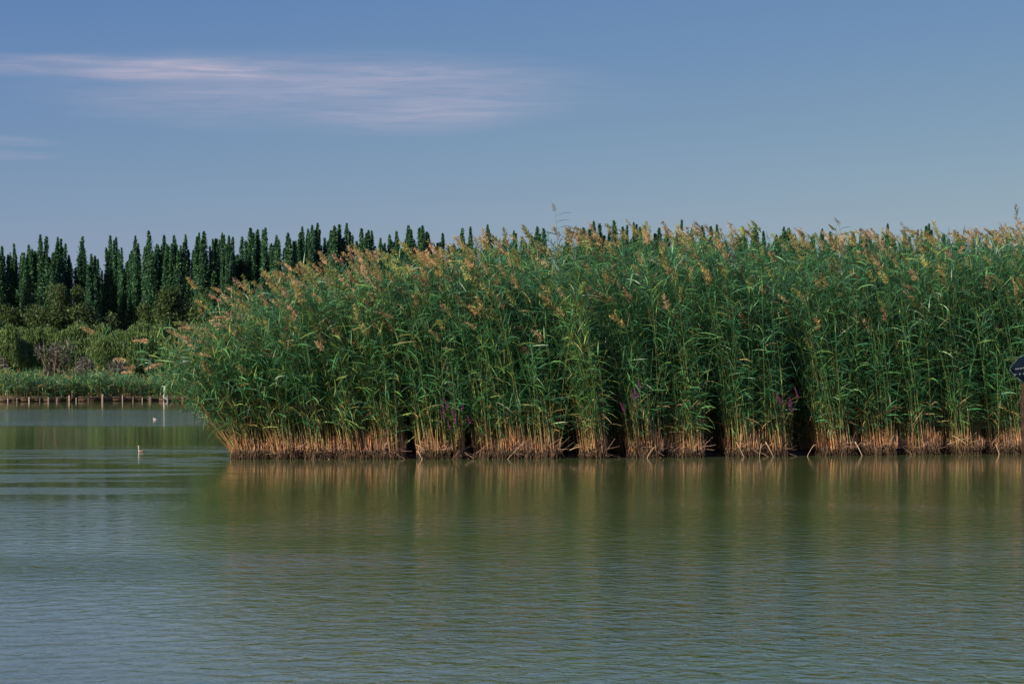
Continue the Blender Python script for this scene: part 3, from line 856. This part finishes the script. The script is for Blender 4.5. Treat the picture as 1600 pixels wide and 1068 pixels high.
def poplar_meshes(seed, wide):
    r_ = np.random.default_rng(seed); H = 20.0
    gt = Geo(); gl = Geo()
    tube(gt, [(0, 0, -1), (.05, 0, 5), (.0, .05, 12), (0, 0, 15.0)], [.26, .2, .12, .03], (.24, .22, .18), 7)
    nf = 11 + int(r_.integers(0, 4)) + int(wide * 5)
    cen = []
    for k in range(nf):
        z0 = r_.uniform(1.5, 12.5) if k > 2 else r_.uniform(5, 11)
        top = 20.0 if k == 0 else r_.uniform(17.2, 19.8) if k < 5 + wide * 3 else r_.uniform(11, 18.5)
        az_ = r_.uniform(0, 2 * pi); rad = r_.uniform(.35, 1.0) * (0.95 + wide * .9) * (0.5 if k == 0 else 0.8 if k < 5 else 1)
        s = np.linspace(0, 1, 9); rr = rad * (1 - np.exp(-s * 4.5)) * (1 - .12 * s) + .12 * np.sin(s * 6 + k)
        pts = np.stack([np.cos(az_) * rr, np.sin(az_) * rr, z0 + (top - z0) * s], -1)
        tube(gt, pts[:-1], np.linspace(.09, .02, 8), (.22, .20, .16), 4, False)
        top = max(top, z0 + 3.0); n_ = int(175 * (top - z0))
        uu = r_.random(n_) ** 0.85
        P_ = np.stack([np.interp(uu, s, pts[:, i]) for i in range(3)], -1)
        prof = (.46 * np.minimum(1, uu * 5 + .2) * (1 - uu) ** .6 + .04) * (1 + .15 * np.sin(uu * 17 + k * 2))
        P_ += r_.normal(0, 1, (n_, 3)) * (prof * .62)[:, None] * np.array([1, 1, 1.5])
        cen.append(P_)
    cen = np.concatenate(cen)
    tris_leaves(gl, cen, .115, [(.028, .095, .050), (.050, .145, .066), (.08, .19, .07)], [4, 4, 1.6], up=.5, elong=1.25)
    return gt.mesh('trunk', M_BARK), gl.mesh('crown', M_TREE)


PV = [poplar_meshes(100 + i, (i % 4) * .28) for i in range(9)]
ORD = ['first', 'second', 'third', 'fourth', 'fifth', 'sixth', 'seventh', 'eighth', 'ninth', 'tenth', 'eleventh', 'twelfth', 'thirteenth',
       'fourteenth', 'fifteenth', 'sixteenth', 'seventeenth', 'eighteenth', 'nineteenth', 'twentieth', 'twenty-first', 'twenty-second', 'twenty-third', 'twenty-fourth'] + ['twenty-' + o_ for o_ in ('fifth', 'sixth', 'seventh', 'eighth', 'ninth')] + ['thirtieth']
pops = [(-30, 380), (-12, 372), (2, 385), (29, 381), (44, 383), (62, 367), (80, 378), (93, 371), (127, 370), (145, 397), (174, 368), (194, 388), (210, 369), (234, 361),
        (253, 367), (274, 368), (290, 367), (307, 364), (322, 362), (343, 364), (358, 368), (374, 370), (393, 356), (407, 376), (420, 357), (446, 364), (463, 385), (477, 354),
        (489, 349), (512, 377), (527, 351), (541, 349), (567, 357), (581, 361), (594, 372), (607, 367), (621, 361), (632, 359), (643, 353), (661, 353), (677, 365), (692, 364),
        (721, 357), (736, 355), (762, 351), (785, 368), (810, 361), (835, 355), (851, 357), (885, 362), (914, 355), (927, 346), (944, 360), (961, 345), (979, 353), (993, 348), (1011, 353),
        (1035, 356), (1061, 344), (1080, 358), (1098, 353), (1122, 352), (1157, 355), (1178, 350), (1200, 362), (1223, 357), (1233, 355), (1255, 364), (1278, 358), (1300, 362), (1339, 365), (1351, 361), (1380, 350),
        (1410, 362), (1430, 360), (1452, 350), (1475, 366), (1493, 363), (1520, 368), (1545, 366), (1572, 368), (1600, 366), (1630, 364)]
pops = sorted(pops + [(p + d, y + e) for (p, y), d, e in zip(pops[3:22:2] + pops[24:70:4], [11, -9, 8, 13, -7, 10, -11, 9, 12, -8] * 3, [22, 30, 16, 26, 20, 34, 14, 24, 18, 28] * 3)])
zones = [(-99, 330, 'over the willows, counted from the left edge'), (330, 560, 'above the sloping left shoulder of the reeds'),
         (560, 870, 'above the reeds before the tallest single reed'), (870, 1200, 'above the reeds right of the tallest single reed'),
         (1200, 1900, 'just clearing the reeds in the right quarter')]
cnt = {}
for i, (px, yt) in enumerate(pops):
    zi = next(k for k, z in enumerate(zones) if z[0] <= px < z[1]); cnt[zi] = cnt.get(zi, 0) + 1
    Yp = 188 * K + rng.uniform(-9, 9) + (7 if i % 2 else 0); x, _, zt = at(px, yt, Yp)
    vi = int(rng.integers(0, 9))
    sc = (zt - .7) / 20.0; wsc = sc * rng.uniform(.9, 1.3) * 1.08
    rt = empty('poplar_tree', (x, Yp, .7), rng.uniform(0, 6.28)); rt.scale = (wsc, wsc, sc)
    nb = [p[1] for p in pops[max(0, i - 1):i + 2]]
    ad = 'tall' if yt == min(nb) else ('lower' if yt == max(nb) else 'slim')
    tag(rt, f'{ad} dark poplar, {ORD[cnt[zi] - 1]} {zones[zi][2]}', 'poplar', 'row of dark poplars behind the lake')
    for nm, me in zip(('trunk', 'crown'), PV[vi]):
        o = bpy.data.objects.new(nm, me); C.objects.link(o); o.parent = rt


def willow_meshes(seed, cols, prob, H=5.0, R=1.7, strands=430):
    r_ = np.random.default_rng(seed); gt, gl = Geo(), Geo()
    tube(gt, [(0, 0, -.5), (.05, 0, 1.2), (-.05, .05, H * .55)], [.2, .16, .09], (.12, .10, .07), 7)
    for k in range(7):
        a = r_.uniform(0, 2 * pi); e = H * r_.uniform(.65, .9)
        tube(gt, [(0, 0, H * r_.uniform(.25, .5)), (cos(a) * R * .3, sin(a) * R * .3, e * .8), (cos(a) * R * .6, sin(a) * R * .6, e)], [.08, .05, .02], (.12, .10, .07), 4, False)
    allc, alld = [], []
    lob = [(r_.uniform(0, 2 * pi), r_.uniform(.2, .75) * R, r_.uniform(.55, 1.0) * H, r_.uniform(.4, .7)) for _ in range(8)]
    for k in range(strands):
        la, lr, lh, ls = lob[int(r_.integers(0, 8))]
        a = r_.uniform(0, 2 * pi); q = r_.random() ** .5 * ls * R * .75
        ox, oy = cos(la) * lr + cos(a) * q, sin(la) * lr + sin(a) * q
        oz = lh - .35 * (q / (ls * R)) ** 2 * H * .4
        L = r_.uniform(1.0, 3.0) * min(1, oz / H + .1); n_ = int(L * 20)
        u = (np.arange(n_) + r_.random(n_)) / n_
        rad = math.hypot(ox, oy) + .01; ux, uy = ox / rad, oy / rad
        bul = .38 * np.sin(np.clip(u * 1.3, 0, 1) * pi / 2)
        P_ = np.stack([ox + ux * bul + r_.normal(0, .05, n_), oy + uy * bul + r_.normal(0, .05, n_), oz + .12 * np.sin(u * 3.1) - u * L], -1)
        allc.append(P_[P_[:, 2] > .2])
    c = np.concatenate(allc); n_ = len(c)
    a = np.stack([rng.normal(0, .28, n_), rng.normal(0, .28, n_), -np.ones(n_)], -1); b = np.cross(a, rng.normal(0, 1, (n_, 3)))
    b /= np.linalg.norm(b, axis=1)[:, None]; s_ = rng.uniform(.07, .15, n_)[:, None]
    V = np.stack([c - a * s_, c + b * .026, c + a * s_, c - b * .026], 1)
    q = (np.arange(n_) * 4)[:, None]; t = np.concatenate([q + np.array([[0, 1, 2]]), q + np.array([[0, 2, 3]])])
    gl.add(V.reshape(-1, 3), t, np.repeat(pick(cols, prob, n_, .22), 4, 0))
    return gt.mesh('trunk', M_BARK), gl.mesh('crown', M_TREE)


wcols = [(.06, .13, .038), (.095, .175, .048), (.15, .215, .055)]
WV = [willow_meshes(200 + i, wcols, [4, 4, 2]) for i in range(5)]
wil = [(-60, 500), (-18, 503), (14, 503), (46, 508), (72, 504), (98, 497), (124, 509), (152, 500), (180, 512), (207, 500), (234, 504), (254, 494), (282, 497), (312, 500), (345, 498), (380, 500), (420, 505)]
wl_l = ['just outside the left edge, its fronds reaching in', 'first from the left edge', 'second from the left edge', 'third from the left edge, low topped',
        'fourth from the left edge, behind the dark grey bush', 'fifth from the left edge with a raised pale top', 'above the middle grey bush',
        'right of the middle grey bush', 'behind the third grey bush, low topped', 'right of the third grey bush', 'left of the white post, behind',
        'above the white post with the highest top', 'first one behind the drooping reed plumes', 'second one behind the drooping reed plumes',
        'deep behind the left shoulder of the reeds', 'hidden behind the reeds, second from the last', 'last one hidden behind the reeds']
for i, ((px, yt), lb) in enumerate(zip(wil, wl_l)):
    Yw = 112 * K + rng.uniform(-2, 3) + (3.0 if i % 2 else 0); x, _, zt = at(px, yt, Yw); sc = (zt - .5) / 5.05
    rt = empty('willow_tree', (x, Yw, .5), rng.uniform(0, 6.28)); rt.scale = (sc * 1.05, sc * 1.05, sc)
    tag(rt, 'yellow-green weeping willow, ' + lb, 'willow', 'willows on the far bank')
    for nm, me in zip(('trunk', 'crown'), WV[i % 5]):
        o = bpy.data.objects.new(nm, me); C.objects.link(o); o.parent = rt


def bush_meshes(seed, cols, prob, H, R, n_=5000, sz=.09, droop=.3):
    r_ = np.random.default_rng(seed); gt, gl = Geo(), Geo(); cs = []
    lob = [(r_.normal(0, .4) * R, r_.normal(0, .4) * R, r_.uniform(.12, .86) * H, r_.uniform(.3, .5) * R) for _ in range(24)]
    for (x, y, z, q) in lob:
        tube(gt, [(0, 0, -.2), (x * .5, y * .5, z * .6), (x, y, z)], [.07 * H / 3, .04 * H / 3, .015], (.13, .11, .09), 4, False)
        d = r_.normal(0, 1, (n_ // 24, 3)); d /= np.linalg.norm(d, axis=1)[:, None]
        cs.append(np.array([x, y, z]) + d * (q * r_.uniform(.35, 1.15, (len(d), 1))) * np.array([1, 1, 1.25]) - np.array([0, 0, droop]) * r_.random((len(d), 1)))
    c = np.concatenate(cs); c = c[c[:, 2] > .1]
    tris_leaves(gl, c, sz, cols, prob, elong=1.2)
    return gt.mesh('trunk', M_BARK), gl.mesh('crown', M_TREE)


gcol = [(.13, .13, .11), (.19, .18, .15), (.08, .09, .06)]
for (px, yt, Yb_, R_, lb) in ((82, 528, 108, 1.25, 'tall dark grey bush among the willows nearest the left edge'), (131, 550, 106.5, 1.15, 'silvery grey bush, the palest and roundest, in the middle'),
                              (186, 556, 106, 1.05, 'silvery grey bush, the one nearest the white post'), (173, 505, 117, 1.0, 'greyish bush top showing between two willow crowns'), (2, 556, 107, .8, 'small grey bush cut by the left edge')):
    Yb_ = Yb_ * K; x, _, zt = at(px, yt, Yb_); ms = bush_meshes(300 + px, gcol, [4, 3 if Yb_ < 107 * K else 1, 3], zt - .4, R_, 4200, .075)
    rt = empty('grey_bush', (x, Yb_, .4)); tag(rt, lb, 'bush', 'grey bushes below the willows')
    for nm, me in zip(('stem', 'foliage'), ms):
        o = bpy.data.objects.new(nm, me); C.objects.link(o); o.parent = rt
ycol = [(.06, .11, .03), (.085, .13, .035), (.04, .08, .03)]
for (px, yt, R_, lb) in ((20, 470, 2.0, 'dull green round tree at the foot of the poplars by the left edge'), (92, 430, 1.7, 'yellowish tree with a pointed crown left of the willow with raised top'),
                         (66, 462, 1.9, 'low round tree filling the poplar feet just left of the yellowish pointed tree'), (118, 470, 2.0, 'low round tree at the poplar feet just right of the yellowish pointed tree'),
                         (150, 474, 1.8, 'darker round tree below the one short poplar'), (262, 424, 1.8, 'tallest yellowish tree among the poplars, above the white post'), (285, 455, 1.9, 'yellowish tree right beside the tallest yellowish tree'),
                         (238, 462, 1.6, 'small yellowish tree just left of the tallest yellowish tree'), (330, 440, 2.0, 'yellowish tree seen between the poplars and the leftmost reed plumes')):
    Yq = 172 * K + rng.uniform(-4, 4); x, _, zt = at(px, yt, Yq)
    ms = bush_meshes(400 + px, ycol, [4, 3, 3], zt - .7, R_ * 1.35, 15000, .13)
    rt = empty('elm_tree', (x, Yq, .7)); tag(rt, lb, 'tree', 'smaller trees among the poplars')
    for nm, me in zip(('trunk', 'crown'), ms):
        o = bpy.data.objects.new(nm, me); C.objects.link(o); o.parent = rt

# scrub filling the ground behind the willow trunks
gl = Geo(); n_ = 26000; px = rng.uniform(-160, 460, n_); yy = (119 + 12 * rng.random(n_)) * K
zz = .4 + (1.2 + 1.4 * (0.5 + .5 * np.sin(px * .09 + yy * .3))) * rng.random(n_) ** .8
c = np.stack([(px - 800) / F * yy + 40, yy - 125 * K, zz], -1)
tris_leaves(gl, c, .13, [(.04, .085, .03), (.06, .11, .035), (.09, .09, .05)], [4, 3, 1], elong=1.2)
o = gl.build('undergrowth', M_TREE); o.location = (-40, 125 * K, 0)
tag(o, 'low dark scrub filling the ground behind the willow trunks', 'undergrowth', None, 'stuff')
